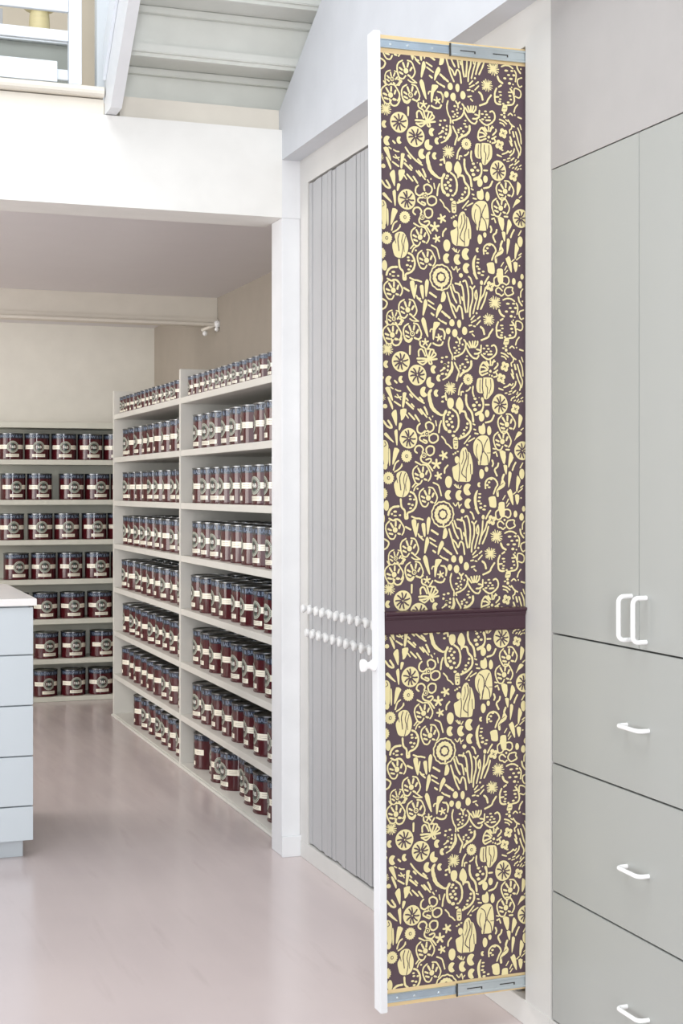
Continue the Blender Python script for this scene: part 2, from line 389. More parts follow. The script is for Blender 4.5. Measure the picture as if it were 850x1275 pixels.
def make_can():
    bm = bmesh.new()
    lathe(bm, [(CR - .006, 0), (CR - .001, 0), (CR, .002), (CR, .005), (CR - .002, .0065), (CR - .002, CH * .80)], 36, mi=0)
    lathe(bm, [(CR - .002, CH * .80 + .0001), (CR - .002, CH - .008), (CR - .002, CH - .0075)], 36, mi=1)
    lathe(bm, [(CR - .002, CH - .0074), (CR, CH - .006), (CR, CH - .001), (CR - .002, CH), (CR - .006, CH), (CR - .007, CH - .006)], 36, mi=2)
    body = link('paint_can', bm, ['maroon', 'navy', 'rim'], smooth=True)
    bm = bmesh.new()
    lathe(bm, [(CR - .0075, CH - .006), (CR - .008, CH - .001), (CR - .011, CH - .001), (CR - .014, CH - .005), (CR - .018, CH - .0035), (.02, CH - .003)], 36, mi=0)
    lid = link('lid', bm, 'lid', body, smooth=True)
    # printed label, facing +X
    bm = bmesh.new(); r = CR - .0016
    zc = CH * .48
    patch(bm, R(22), R(72), zc - .013, zc + .013, r, 0); patch(bm, R(-72), R(-22), zc - .013, zc + .013, r, 0)
    patch(bm, R(-31), R(31), CH * .10, CH * .215, r, 0)
    for z in (CH * .135, CH * .165, CH * .19): patch(bm, R(-24), R(24), z - .0008, z + .0008, r + .0002, 1)
    for sgn in (-1, 1):
        for dz in (-.004, .004): patch(bm, sgn * R(34), sgn * R(62), zc + dz - .0007, zc + dz + .0007, r + .0002, 1)
    def disc(rad0, rad1, mi, rr, n=36):
        pr = None
        for k in range(n + 1):
            a = 2 * PI * k / n
            c = (bent(bm, rad1 * math.cos(a), zc + rad1 * math.sin(a), rr), bent(bm, rad0 * math.cos(a), zc + rad0 * math.sin(a), rr))
            if pr: bm.faces.new((pr[0], c[0], c[1], pr[1])).material_index = mi
            pr = c
    disc(.0005, .0385, 3, r + .0003); disc(.0275, .038, 2, r + .0006); disc(.0235, .0245, 2, r + .0006)
    for k in range(28):      # small beads of lettering round the ring
        a = 2 * PI * k / 28; q = .0325
        c = (q * math.cos(a), q * math.sin(a)); t = (-math.sin(a) * .0018, math.cos(a) * .0018); n = (math.cos(a) * .0025, math.sin(a) * .0025)
        bm.faces.new([bent(bm, c[0] + s1 * t[0] + s2 * n[0], zc + c[1] + s1 * t[1] + s2 * n[1], r + .0009) for s1, s2 in ((-1, -1), (1, -1), (1, 1), (-1, 1))]).material_index = 3
    text_on(bm, 'F&B', .017, zc, r + .0009, 4, width=.037, off=.02)
    text_on(bm, 'FARROW & BALL', .0175, CH * .885, r + .0003, 5, width=.20, off=.02)
    bmesh.ops.recalc_face_normals(bm, faces=list(bm.faces))
    for f in bm.faces:
        if f.normal.dot(Vector((f.calc_center_median().x, f.calc_center_median().y, 0))) < 0: f.normal_flip()
    link('label', bm, ['label', 'ink', 'roundel', 'disc', 'mono', 'lettering'], body)
    return body
proto = make_can(); used = [False]
ORD = ['first', 'second', 'third', 'fourth', 'fifth', 'sixth', 'seventh', 'eighth', 'ninth', 'tenth', 'eleventh', 'twelfth', 'thirteenth',
       'fourteenth', 'fifteenth', 'sixteenth', 'seventeenth', 'eighteenth', 'nineteenth', 'twentieth']
def put_can(x, y, z, rz, label, group, s=1.0):
    if not used[0]:
        used[0] = True; o = proto
    else:
        o = proto.copy(); COL.objects.link(o)
        for ch in proto.children:
            c = ch.copy(); COL.objects.link(c); c.parent = o
    o.location = (x, y, z + .0003); o.rotation_euler = (0, 0, rz); o.scale = (s, s, s)
    tag(o, label, 'paint can', group)
rnd = random.Random(3)
bays = (('near', 6.925), ('far', 8.635))
CANF = 1.795
for bay, ystart in bays:
    for li, z in enumerate(SZ):
        side = 'near bay' if bay == 'near' else 'far bay'
        if li == 0:
            n = 16 if bay == 'near' else 15
            for k in range(n):
                y = ystart + .05 - k * .102 + rnd.uniform(-.0018, .0018)
                put_can(1.752 + rnd.uniform(-.004, .004), y, z, PI + R(rnd.uniform(-16, 16)),
                        'small paint tin, %s from the left on the top shelf, %s of right shelving' % (ORD[k], side), 'small paint tins on the top shelf, ' + side, .6)
            continue
        n = 9; first = 0
        if bay == 'far' and li == 7: first = 2
        lo = ystart - (.03 if li >= 6 and bay == 'near' else 0)
        for k in range(first, n):
            y = lo - k * .1745 + rnd.uniform(-.0026, .0026); x = CANF + rnd.uniform(-.008, .005)
            if bay == 'near' and li == 7 and k in (1, 4): x += .03
            rz = PI + R(rnd.uniform(-20, 14)) + (R(38) if (bay == 'near' and li == 7 and k in (1, 2)) else 0)
            put_can(x, y, z, rz, '%s maroon can from left in front row, %s shelf down, %s of right shelving' % (ORD[k - first], ORD[li], side),
                    'paint cans on shelf %s down, %s' % (ORD[li], side))
        rows = (1, 2) if li >= 5 else (1,)
        if li >= 3:
            for rr in rows:
                for k in range(first, n):
                    if k == n - 1 and bay == 'far': continue
                    y = lo - k * .1745 + rnd.uniform(-.0026, .0026)
                    if rr == 2: continue
                    put_can(CANF + .176 * rr + (.026 if bay == 'near' and li == 7 and k in (1, 4) else 0), y, z, PI + R(rnd.uniform(-30, 30)),
                            'back row can behind %s front can from left, %s shelf down, %s' % (ORD[k - first], ORD[li], side),
                            'paint cans on shelf %s down, %s' % (ORD[li], side))
# back shelves: horizontal places read shelf by shelf
def bx_at(u): 
    k = (u - 425) / F_PX; S_, C_ = math.sin(math.atan(655 / F_PX)), math.cos(math.atan(655 / F_PX))
    return 9.56 * (S_ + k * C_) / (C_ - k * S_)
BX = [[.875, 1.05, 1.222, 1.392, 1.56, 1.735, 1.905]] * 7
BU = [[-20, 13, 46, 79.5, 112, 144], [-17, 16, 49, 89, 121, 153], [-19, 14, 50, 83, 117, 149], [-13, 20, 54, 87, 121, 153],
      [-15, 20, 56, 90, 124, 156], [-12, 23, 57, 91, 127, 160], [-12, 23, 56, 91, 125, 158]]
for li, z in enumerate(BZ):
    for k, u in enumerate(BU[li][(1 if li < 5 else 2):]):
        put_can(bx_at(u), 9.565 + rnd.uniform(-.006, .006), z, -PI / 2 + R(6 + rnd.uniform(-7, 7)),
                '%s maroon can from left, %s shelf down of the back shelving' % (ORD[k], ORD[li]),
                'paint cans on the back shelving, shelf %s down' % ORD[li])

# ------------------------------------------------------------------ pull-out boards
def knob_mesh():
    bm = bmesh.new()
    lathe(bm, [(.0135, 0), (.0142, .003), (.0125, .008), (.0088, .0125), (.0078, .016), (.0095, .020), (.0138, .0235), (.015, .0265), (.0152, .031), (.014, .034), (.009, .0355)], 24, axis='-X')
    return bm
def closed_board():
    """origin on the wall plane, at the foot of the front; front faces -X"""
    root = bpy.data.objects.new('pull_out_board', None); COL.objects.link(root); root.empty_display_size = .05
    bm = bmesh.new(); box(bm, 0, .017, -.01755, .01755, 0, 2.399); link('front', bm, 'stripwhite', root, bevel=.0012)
    bm = bmesh.new(); box(bm, .0175, .42, -.008, .008, .02, 2.376); link('board', bm, 'wood', root)
    k = link('knob', knob_mesh(), 'knob', root, True); k.location = (0, 0, 0)
    return root
cp = closed_board()
PITCH = .0358; n = 0
NB = 47
TENS = lambda i: ORD[i]
def ordn(i):
    if i < 20: return ORD[i]
    t = ['twenty', 'thirty', 'forty'][(i + 1) // 10 - 2]; u = (i + 1) % 10
    return (t[:-1] + 'ieth') if u == 0 else t + ' ' + ORD[u - 1]
rb = random.Random(11)
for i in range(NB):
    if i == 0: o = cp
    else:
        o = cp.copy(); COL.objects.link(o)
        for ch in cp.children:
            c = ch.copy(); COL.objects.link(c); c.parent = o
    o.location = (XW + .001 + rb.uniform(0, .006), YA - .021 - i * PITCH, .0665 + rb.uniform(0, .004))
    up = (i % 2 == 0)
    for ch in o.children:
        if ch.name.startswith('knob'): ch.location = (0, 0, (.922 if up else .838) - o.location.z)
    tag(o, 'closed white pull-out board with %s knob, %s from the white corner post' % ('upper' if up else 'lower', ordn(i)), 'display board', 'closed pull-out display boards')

# the one that is pulled out
PL, PH = .3745, 2.381
pb = empty('pull_out_board', (1.69, 3.355, .088), 'pulled-out display board covered in aubergine and yellow patterned wallpaper', 'display board')
pb.rotation_euler = (0, -.008, 0)
TH = .018
bm = bmesh.new(); box(bm, -PL, .10, 0, TH, 0, PH); link('board', bm, 'wood', pb)
bm = bmesh.new(); box(bm, -PL - .019, -PL - .0003, -.0135, .0285, -.010, PH + .006)
link('front', bm, 'white', pb, bevel=.0015)['label'] = 'bright white edge board'
k = link('knob', knob_mesh(), 'handle', pb, True); k.location = (-PL - .0192, .008, .838); k.rotation_euler = (0, .008, 0); k.scale = (1.05, 1.05, 1.05)
k['label'] = 'white turned knob'
# slides
def slide(zc, up, name):
    bm = bmesh.new()
    prism(bm, [(-.0005, zc - .0105), (-.0062, zc - .0105), (-.0062, zc - .0088), (-.0048, zc - .0075), (-.0048, zc + .0075), (-.0062, zc + .0088), (-.0062, zc + .0105), (-.0005, zc + .0105)], 'X', -PL + .002, .09)
    o = link('slide', bm, 'steel', pb)
    bm = bmesh.new()
    prism(bm, [(-.0082, zc - .015), (-.0092, zc - .0135), (-.0092, zc - .010), (-.0072, zc - .0080), (-.0072, zc + .0080), (-.0092, zc + .010), (-.0092, zc + .0135), (-.0082, zc + .015), (-.0064, zc + .015), (-.0064, zc - .015)], 'X', -.185, .09)
    o2 = link('outer_runner', bm, 'steelb', o)
    bm = bmesh.new()
    box(bm, -.189, -.1855, -.0098, -.006, zc - .0160, zc + .0160)
    link('end_lip', bm, 'gap', o)
    for xa in (-.160, -.070):
        bm = bmesh.new()
        prism(bm, [(xa, zc + .001), (xa + .042, zc + .001), (xa + .042, zc - .0055), (xa + .0385, zc - .0055), (xa + .0385, zc - .0015), (xa, zc - .0015)], 'Y', -.0078, -.0073)
        link('slot', bm, 'gap', o)
    for x in (-.345, -.30, -.235):
        bm = bmesh.new(); lathe(bm, [(.0032, 0), (.0032, .0008), (.002, .0012)], 12, axis='-Y', org=(0, 0, 0))
        link('screw', bm, 'steelb', o, loc=(x, -.0049, zc - .001))
slide(PH - .0215, True, 'slide'); slide(.0215, False, 'slide')

# dado moulding
bm = bmesh.new()
d0 = .913
prof = [(-.0008, d0), (-.010, d0), (-.012, d0 + .004), (-.012, d0 + .034), (-.0145, d0 + .037), (-.0165, d0 + .041), (-.0165, d0 + .045), (-.021, d0 + .048), (-.023, d0 + .052), (-.021, d0 + .0545), (-.010, d0 + .0565), (-.0008, d0 + .0565)]
prism(bm, prof, 'X', -PL + .001, .0065)
link('dado_rail', bm, 'dado', pb)['label'] = 'dark aubergine moulding across the board'

# wallpaper: ground sheet plus the printed motifs
MOT = [
['E',-3733,17847,55,119],
['F',-3412,17565,1.98,0],
['F',-3035,17099,1.98,12],
['V',-3403,16866,1.62,20],
['F',-3448,16470,1.98,0],
['V',-2916,16515,1.98,10],
['S',40,-3726,17357,-3632,17311,-3580,17244,-3633,17134,-3718,17092],
['S',43,-3131,17635,-3003,17567],
['S',40,-2969,17888,-2862,17843,-2776,17837,-2669,17805],
['C',-2969,17799,-2884,17823,-2846,17765,-2851,17616,-2820,17716,-2782,17718,-2804,17578,-2844,17388,-2887,17417,-2960,17671],
['C',-2713,17681,-2659,17722,-2610,17695,-2604,17407,-2651,17405],
['C',-2566,17806,-2514,17877,-2465,17810,-2488,17630,-2526,17450,-2560,17458,-2572,17666],
['S',51,-2439,17542,-2273,17439],
['S',36,-2801,17459,-2758,17401,-2694,17384],
['S',36,-2780,17401,-2663,17306],
['S',36,-2490,17352,-2340,17267],
['S',36,-2476,17237,-2304,17129],
['S',43,-2406,17036,-2342,16989],
['C',-2598,17338,-2544,17379,-2506,17262,-2545,17151,-2607,16980,-2644,16989,-2627,17168],
['C',-2677,16849,-2623,16930,-2559,16853,-2528,16695,-2486,16457,-2529,16466,-2614,16652],
['C',-2110,17564,-2055,17596,-2034,17547,-2006,17469,-2046,17347,-2144,17324,-2132,17444],
['C',-2177,17273,-2123,17245,-2117,17165,-2201,17043,-2256,16932,-2284,16951,-2254,17141],
['S',32,-2977,16879,-2892,16832,-2752,16827],
['S',32,-2933,16960,-2848,16893,-2752,16827],
['S',36,-2213,16903,-2137,16846,-2007,16800],
['S',36,-2113,17086,-2006,16980],
['C',-2332,16820,-2181,16814,-2192,16744,-2291,16622,-2336,16392,-2375,16401,-2377,16600,-2355,16720],
['S',32,-2442,16578,-2420,16638,-2355,16640],
['S',40,-2193,16655,-2095,16628,-2053,16529,-2065,16409],
['A',-2205,16435,95,10],
['S',32,-3254,16871,-3148,16834,-3212,16773],
['S',32,-3272,16732,-3213,16734,-3186,16823],
['S',32,-3625,16800,-3563,16703],
['R',-2139,17932],
['S',47,-2108,17784,-2120,17654],
['S',40,-3474,16371,-3439,16264,-3376,16216,-3280,16238,-3216,16339,-3205,16408],
['E',-3343,16365,59,28],
['S',40,-3119,16401,-3024,16344,-2927,16406],
['S',36,-2863,16417,-2767,16386,-2680,16422],
['B',-3578,16117,150,18],
['W',-3224,15821,239,257,9,0],
['S',43,-2982,16206,-2988,16008],
['S',40,-2713,16332,-2703,16233,-2596,16180],
['S',40,-2423,16290,-2499,16179],
['A',-2574,16312,95,0],
['S',43,-2358,16292,-2250,16245,-2142,16257,-2098,16328],
['S',40,-2748,15974,-2747,16103,-2661,16135,-2576,15978],
['S',40,-2575,16157,-2544,16039,-2491,15901],
['S',40,-2532,16148,-2435,16141,-2468,16021,-2487,15901],
['S',40,-2435,16141,-2349,16123,-2382,16023,-2469,15901],
['S',40,-2349,16083,-2291,16005,-2448,15902],
['S',47,-2792,15904,-2642,15907,-2491,15891],
['S',43,-2487,15871,-2264,15906],
['S',40,-2771,15825,-2642,15838,-2502,15871],
['S',40,-2771,15835,-2643,15758,-2513,15861],
['S',40,-2491,15871,-2459,15782,-2401,15783,-2416,15843],
['W',-2795,15498,241,257,9,12],
['K',-3613,15748,89,0],
['K',-3542,15346,115,0],
['K',-3223,15381,87,-10],
['K',-2352,15645,99,10],
['K',-2213,15433,83,0],
['K',-2442,15321,130,-35],
['K',-2616,15084,123,-15],
['K',-2281,15059,87,0],
['E',-2123,15939,32,22],
['E',-2134,15839,32,32],
['E',-2048,15761,32,26],
['E',-2059,15681,30,30],
['S',36,-2169,15609,-2103,15650],
['S',36,-2148,15530,-2093,15550],
['S',43,-3394,15349,-3341,15300],
['C',-3649,15167,-3533,15189,-3491,15071,-3440,14875,-3472,14865,-3566,15011],
['C',-3588,14932,-3545,14942,-3493,14854,-3441,14717,-3452,14638,-3494,14697],
['S',28,-3501,15189,-3438,15151],
['S',32,-3374,15136,-3311,15103,-3236,15099],
['S',32,-3386,14964,-3312,14936,-3227,14957],
['S',28,-3333,15014,-3238,14887],
['S',40,-3408,14836,-3250,14739],
['C',-3183,15056,-3087,15057,-3099,14978,-3154,14701,-3207,14720,-3189,14918],
['S',40,-3065,15216,-2949,15059,-2778,14903,-2618,14806],
['S',43,-2992,15019,-2928,14951],
['S',40,-2735,14943,-2650,14865],
['S',47,-3089,14820,-2909,14664],
['S',40,-3089,14919,-3046,14870],
['T',40,91,-2421,15137,-2480,15046,-2456,14868,-2393,14689,-2264,14571,-2134,14513,-2036,14583],
['E',-3741,15578,49,49],
['E',-3731,15421,51,51],
['B',-3735,14930,103,14],
['E',-3653,14719,61,55],
['S',40,-2951,14782,-2887,14714],
['C',-3485,14539,-3410,14629,-3353,14620,-3337,14442,-3349,14255,-3381,14264,-3454,14441],
['C',-3251,14640,-3091,14662,-3102,14543,-3167,14414,-3231,14374,-3241,14463],
['S',47,-3698,14360,-3614,14243,-3530,14194,-3477,14209,-3529,14303,-3571,14365],
['S',32,-3102,14523,-3039,14435],
['S',40,-3027,14554,-2879,14403],
['S',43,-2857,14506,-2751,14358],
['S',40,-2780,14655,-2674,14537],
['S',40,-2716,14656,-2545,14459],
['S',47,-2608,14707,-2566,14628,-2528,14529],
['S',32,-2481,14450,-2438,14390],
['E',-2388,14480,18,24],
['C',-3285,14309,-3211,14305,-3215,14246,-3265,14137,-3301,14147],
['C',-3690,14036,-3626,14076,-3532,13968,-3427,13850,-3459,13840,-3616,13958],
['C',-3414,14107,-3339,14156,-3324,14008,-3332,13772,-3364,13781,-3394,13969],
['W',-3037,13935,235,253,9,5],
['P',-3744,13869,-3638,13879,-3576,13771,-3581,13574,-3579,13377,-3611,13279,-3685,13299,-3725,13574,-3749,13731],
['L',16,-3670,13849,-3639,13771,-3692,13731],
['P',-3566,13673,-3530,13633,-3526,13338,-3554,13259,-3570,13456],
['C',-3417,13702,-3284,13653,-3323,13555,-3431,13318,-3474,13298,-3462,13456],
['D',-3094,13495,146,16],
['S',36,-3303,13387,-3389,13318,-3443,13160],
['S',32,-3219,13298,-3251,13219,-3326,13160],
['S',40,-2730,14299,-2795,14229,-2796,14110,-2699,14051,-2591,14121],
['S',40,-2558,14181,-2575,14290,-2482,14340,-2374,14272,-2375,14162,-2462,14096,-2537,14131],
['N',-2553,14052,63],
['S',40,-2485,13992,-2376,14053,-2264,14013,-2258,13894,-2378,13824,-2475,13873,-2489,13973],
['S',40,-2614,14002,-2711,13991,-2743,13912,-2658,13853,-2572,13817,-2546,13863,-2636,13902],
['S',40,-2811,13575,-2874,13634,-2831,13733,-2723,13753,-2649,13674,-2671,13595],
['S',40,-2553,13575,-2569,13674,-2487,13744,-2368,13714,-2369,13575,-2467,13511,-2542,13545],
['N',-2635,13519,63],
['S',40,-2575,13406,-2467,13436,-2442,13376,-2544,13287],
['S',40,-2704,13495,-2715,13416,-2662,13346,-2533,13297,-2448,13197,-2405,13137],
['A',-2296,13296,123,0],
['A',-2099,13515,115,20],
['S',36,-2855,13357,-2706,13277],
['S',32,-2309,14372,-2288,14252],
['S',40,-2157,14373,-2201,14253,-2224,14083],
['S',34,-2149,13984,-2063,13895,-2031,13815,-1966,13775,-1890,13695],
['E',-3664,13240,63,71],
['D',-3578,12960,148,16],
['D',-3744,12582,142,16],
['S',36,-3219,13258,-3305,13170,-3412,13111],
['P',-3359,13062,-3241,13130,-3114,13104,-3040,12961,-3005,12803,-3043,12605,-3161,12492,-3353,12519,-3419,12687,-3429,12825,-3366,12923],
['L',22,-3242,13091,-3285,12963,-3276,12824,-3256,12666],
['L',18,-3135,13080,-3184,12903,-3155,12764,-3171,12626,-3204,12498],
['L',16,-3080,13021,-3127,12823,-3117,12645],
['L',16,-3366,12963,-3339,12844],
['F',-2690,13023,1.98,5],
['A',-2244,13007,99,15],
['S',32,-2870,12822,-2946,12733],
['S',32,-2763,12801,-2860,12742,-2908,12640],
['E',-2807,12692,28,24],
['S',36,-2386,12839,-2256,12778,-2214,12678,-2172,12518],
['S',47,-3000,12615,-2904,12564,-2837,12405,-2864,12247,-2951,12149,-3079,12091,-3080,11973,-3144,11974,-3153,12152,-3238,12251,-3258,12439],
['E',-3012,12510,36,24],
['E',-3002,12437,40,24],
['E',-3039,12318,43,26],
['E',-2949,12292,36,28],
['E',-2997,12213,40,26],
['E',-2901,12426,32,26],
['E',-3123,11993,40,32],
['F',-2523,12462,1.98,5],
['E',-3640,12286,71,130],
['S',51,-3589,12059,-3557,12157,-3461,12244,-3312,12262],
['E',-3409,12135,51,28],
['E',-3494,12077,28,28],
['E',-3410,12036,47,20],
['E',-3282,12045,32,24],
['S',43,-3569,11970,-3463,11919,-3357,11947,-3262,11886],
['S',40,-1385,17983,-1330,17935,-1287,17806],
['S',40,-1968,17560,-1894,17313,-1830,17115,-1748,16948],
['S',43,-1880,17713,-1805,17476,-1719,17319],
['S',40,-1825,17765,-1761,17598,-1663,17545,-1614,17303],
['S',40,-1894,17313,-1786,17217,-1721,17099,-1665,17241,-1589,17183,-1552,16924],
['S',43,-1748,17798,-1650,17782,-1573,17745,-1531,17546,-1511,17306,-1469,17087],
['S',40,-1617,17843,-1639,17762],
['S',40,-1540,17856,-1474,17879,-1420,17731,-1389,17471,-1418,17099],
['S',40,-1343,17734,-1288,17656,-1284,17415,-1343,17192,-1360,16980],
['S',36,-1221,17749,-1277,17676],
['S',36,-1178,17650,-1157,17479,-1214,17276,-1271,17063],
['S',36,-1178,17650,-1216,17558,-1202,17438],
['S',40,-1044,17755,-1069,17503,-1149,17178],
['S',40,-923,17730,-980,17546,-1063,17422,-1137,17239],
['S',40,-890,17610,-959,17386,-1060,17181],
['S',40,-1576,17464,-1554,17385],
['Q',-796,17765],
['S',40,-832,18006,-899,17912,-955,17809],
['E',-1033,17846,43,59],
['S',43,-1241,18079,-1165,17942],
['E',-1020,18038,36,24],
['B',-670,17356,170,18],
['B',-840,16926,158,18],
['S',51,-549,17178,-505,17078,-416,17020],
['S',40,-517,16916,-450,16958],
['E',-1850,16815,71,91],
['E',-1653,16797,57,105],
['E',-1954,16608,63,81],
['E',-1773,16561,75,103],
['E',-1506,16625,73,105],
['S',51,-2113,17086,-1984,16990,-1908,16933],
['S',36,-2115,16846,-2007,16780],
['S',40,-2106,16647,-2042,16549,-2064,16429],
['S',36,-1327,16911,-1238,17004],
['S',36,-1317,16841,-1195,16905],
['S',36,-1174,16785,-1074,16889],
['S',36,-1151,16936,-1084,16989],
['S',36,-1384,16759,-1317,16771],
['S',36,-1262,16752,-1218,16743],
['S',36,-1363,16598,-1275,16621],
['S',36,-1297,16550,-1242,16501],
['E',-1172,17077,28,28],
['S',49,-1064,16738,-998,16679,-965,16559],
['S',43,-731,16687,-821,16563,-866,16481,-1044,16406],
['S',36,-1912,16453,-1945,16352],
['S',36,-1912,16453,-1946,16292,-1904,16114,-1850,16015,-1851,15905],
['S',40,-1704,16459,-1650,16400,-1595,16442],
['S',40,-1650,16400,-1640,16310],
['E',-1731,16334,36,26],
['E',-1563,16282,28,26],
['E',-1673,16249,26,26],
['E',-1783,16197,40,24],
['E',-1652,16170,32,26],
['E',-1729,16128,30,26],
['E',-1668,16083,30,24],
['E',-1769,16067,36,26],
['S',40,-1529,16403,-1475,16324,-1487,16204,-1554,16082,-1686,15999,-1796,15966,-1774,15907],
['S',40,-1487,16244,-1400,16086,-1291,15968,-1181,15940,-1125,16012],
['S',40,-1442,16315,-1366,16207],
['S',40,-1376,16357,-1322,16218],
['S',40,-1288,16370,-1293,16219],
['S',40,-1217,16371,-1256,16220],
['S',40,-1151,16373,-1160,16292,-1223,16214],
['S',40,-1235,16059,-1124,16062],
['S',40,-1179,16171,-1095,16153,-1064,16114,-1146,16067],
['S',40,-1056,16275,-1064,16134],
['S',40,-768,16262,-701,16288,-641,16225,-635,16104,-714,16001,-848,15927,-959,15965,-1047,16044],
['E',-890,16269,40,22],
['E',-979,16196,40,22],
['E',-857,16189,40,24],
['E',-902,16117,32,22],
['E',-791,16130,36,22],
['E',-969,16065,43,24],
['S',40,-870,16048,-758,16056],
['E',-2112,15939,32,24],
['E',-2003,15961,40,28],
['E',-1950,15823,28,28],
['E',-2048,15771,36,30],
['E',-1961,15733,32,30],
['E',-2070,15681,40,32],
['E',-1973,15633,32,30],
['E',-2115,15540,32,28],
['E',-2017,15532,32,32],
['T',32,75,-1862,15839,-1853,15675,-1919,15554,-1996,15452,-2105,15395],
['S',40,-1786,15826,-1732,15717,-1667,15599,-1701,15498,-1735,15377],
['E',-1445,15994,32,20],
['E',-1467,15913,43,22],
['E',-1424,15844,40,28],
['E',-1567,15791,36,28],
['E',-1633,15749,30,28],
['E',-1502,15722,36,26],
['E',-1634,15689,30,26],
['E',-1546,15641,36,26],
['S',55,-1331,15866,-1337,15746,-1426,15643,-1558,15581,-1642,15489],
['D',-1423,15413,138,16],
['B',-1911,15184,162,18],
['S',40,-1582,15310,-1649,15198,-1683,15034],
['S',36,-1617,15018,-1606,15099,-1551,15100],
['S',36,-1363,15213,-1407,15152,-1474,15121],
['S',40,-1286,15244,-1298,15103,-1266,14993],
['S',40,-1040,15520,-1099,15589,-1076,15751,-982,15858,-894,15785],
['S',40,-1099,15593,-984,15628,-895,15650],
['S',40,-1050,15731,-961,15723,-884,15664],
['S',40,-982,15833,-916,15774,-861,15705],
['S',40,-915,15875,-850,15776],
['S',40,-804,15898,-801,15777],
['S',40,-704,15910,-761,15778],
['S',40,-671,15880,-749,15859],
['S',40,-604,15831,-604,15781,-694,15688],
['S',40,-1040,15520,-940,15562,-884,15583],
['S',40,-684,15607,-605,15659],
['S',40,-707,15486,-618,15518,-651,15598],
['E',-806,15631,36,36],
['E',-706,15597,32,24],
['E',-829,15538,20,24],
['E',-763,15515,24,28],
['Q',-403,15755],
['Q',-506,15459],
['P',-1185,15346,-1151,15443,-1030,15454,-985,15471,-830,15473,-741,15435,-709,15273,-732,15112,-811,15009,-890,14932,-978,14937,-1015,15067,-1077,15070,-1165,15105,-1197,15225],
['L',24,-1019,15460,-1031,15228,-1006,15067],
['L',18,-1092,15408,-1102,15227,-1099,15106],
['L',20,-930,15431,-931,15270,-888,15190,-918,14947],
['L',18,-808,15423,-798,15232,-855,15069],
['W',-550,14801,221,259,9,0],
['S',34,-430,15227,-340,15259,-250,15311],
['S',36,-564,15195,-464,15166],
['E',-429,15329,32,20],
['E',-375,15086,32,18],
['T',51,51,-1475,15020,-1476,14860,-1429,14720,-1324,14580,-1286,14360],
['E',-1233,14933,43,32],
['E',-1189,14847,36,32],
['E',-1267,14772,55,36],
['E',-1122,14965,16,16],
['T',79,40,-1038,14942,-1008,14825,-1018,14704,-1081,14603,-1203,14545],
['S',43,-2130,14961,-2043,14983,-2018,14893],
['S',40,-2043,15052,-2018,14943],
['E',-2120,14852,40,28],
['P',-1996,14853,-1957,14934,-1858,14935,-1815,14856,-1832,14735,-1904,14665,-1976,14724],
['P',-1761,14796,-1717,14917,-1655,14968,-1585,14879,-1554,14739,-1598,14618,-1665,14537,-1686,14637,-1745,14700],
['S',47,-1850,14665,-1741,14576,-1688,14417,-1700,14236,-1756,14136],
['T',71,51,-2029,14617,-2091,14473,-2082,14254,-2017,14154],
['E',-1938,14584,43,32],
['E',-1971,14524,36,28],
['E',-1851,14495,40,30],
['E',-1921,14425,43,34],
['E',-2005,14354,43,32],
['E',-1874,14345,40,34],
['E',-1962,14274,47,36],
['E',-1853,14225,43,36],
['E',-1937,14111,55,43],
['E',-1800,14106,43,24],
['E',-1833,14005,47,32],
['P',-1834,13935,-1724,13960,-1713,13696,-1814,13679,-1835,13735],
['L',16,-1823,13895,-1725,13880],
['L',16,-1813,13825,-1736,13836],
['I',-1770,13735,16,24],
['S',51,-1609,14618,-1511,14599,-1468,14459,-1370,14339,-1367,14158,-1483,14017,-1670,13932],
['E',-1447,14308,36,32],
['E',-1470,14208,32,32],
['E',-1536,14147,36,28],
['E',-1553,14057,40,28],
['E',-1625,13996,28,32],
['S',36,-1298,14303,-1245,14280],
['S',36,-1272,14169,-1228,14155],
['S',36,-1244,14068,-1163,14055],
['E',-1267,14766,55,40],
['E',-1113,14774,43,32],
['E',-1235,14662,51,40],
['E',-1189,14847,36,28],
['S',43,-946,14786,-853,14787],
['E',-1060,14472,75,111],
['E',-904,14568,63,95],
['S',43,-715,14522,-794,14384,-950,14338],
['P',-1139,14240,-1061,14261,-1005,14326,-962,14221,-963,14080,-1041,14039,-1129,14089],
['E',-852,14137,59,119],
['P',-1152,13982,-1041,14019,-908,14000,-842,13879,-816,13576,-851,13354,-914,13273,-1091,13274,-1158,13284,-1179,13415,-1277,13576,-1291,13777,-1241,13897],
['L',22,-1175,13918,-1087,13858,-1043,13737,-1056,13536,-1114,13274],
['L',22,-898,13929,-977,13777,-1011,13636,-912,13495,-881,13293],
['L',16,-1176,13797,-1210,13676,-1211,13556,-1157,13374],
['L',18,-1011,13636,-1085,13475,-1096,13294],
['L',16,-912,13576,-823,13576],
['S',34,-1539,13806,-1373,13997],
['S',34,-1418,13861,-1258,13948],
['E',-1458,13776,32,20],
['E',-1837,13545,28,20],
['E',-1782,13575,28,28],
['E',-1716,13611,32,20],
['P',-1651,13575,-1584,13696,-1496,13712,-1442,13606,-1387,13576,-1333,13415,-1308,13254,-1314,13053,-1347,13043,-1377,12893,-1426,12857,-1514,12853,-1678,12864,-1722,12858,-1820,12925,-1858,13075,-1866,13215,-1752,13275,-1674,13375],
['E',-1740,13405,63,91],
['L',22,-1507,13656,-1476,13495,-1510,13375,-1599,13154,-1611,13054,-1513,12964],
['L',20,-1431,13576,-1440,13335,-1489,13154,-1492,12873],
['L',20,-1681,13335,-1669,13155,-1700,12874],
['L',16,-1569,13616,-1564,13455,-1620,13295],
['L',16,-1378,13294,-1369,13053],
['E',-1973,12856,95,150],
['S',40,-1992,13266,-2069,13176,-2080,13076],
['F',-359,14296,1.98,0],
['F',-486,13864,1.98,5],
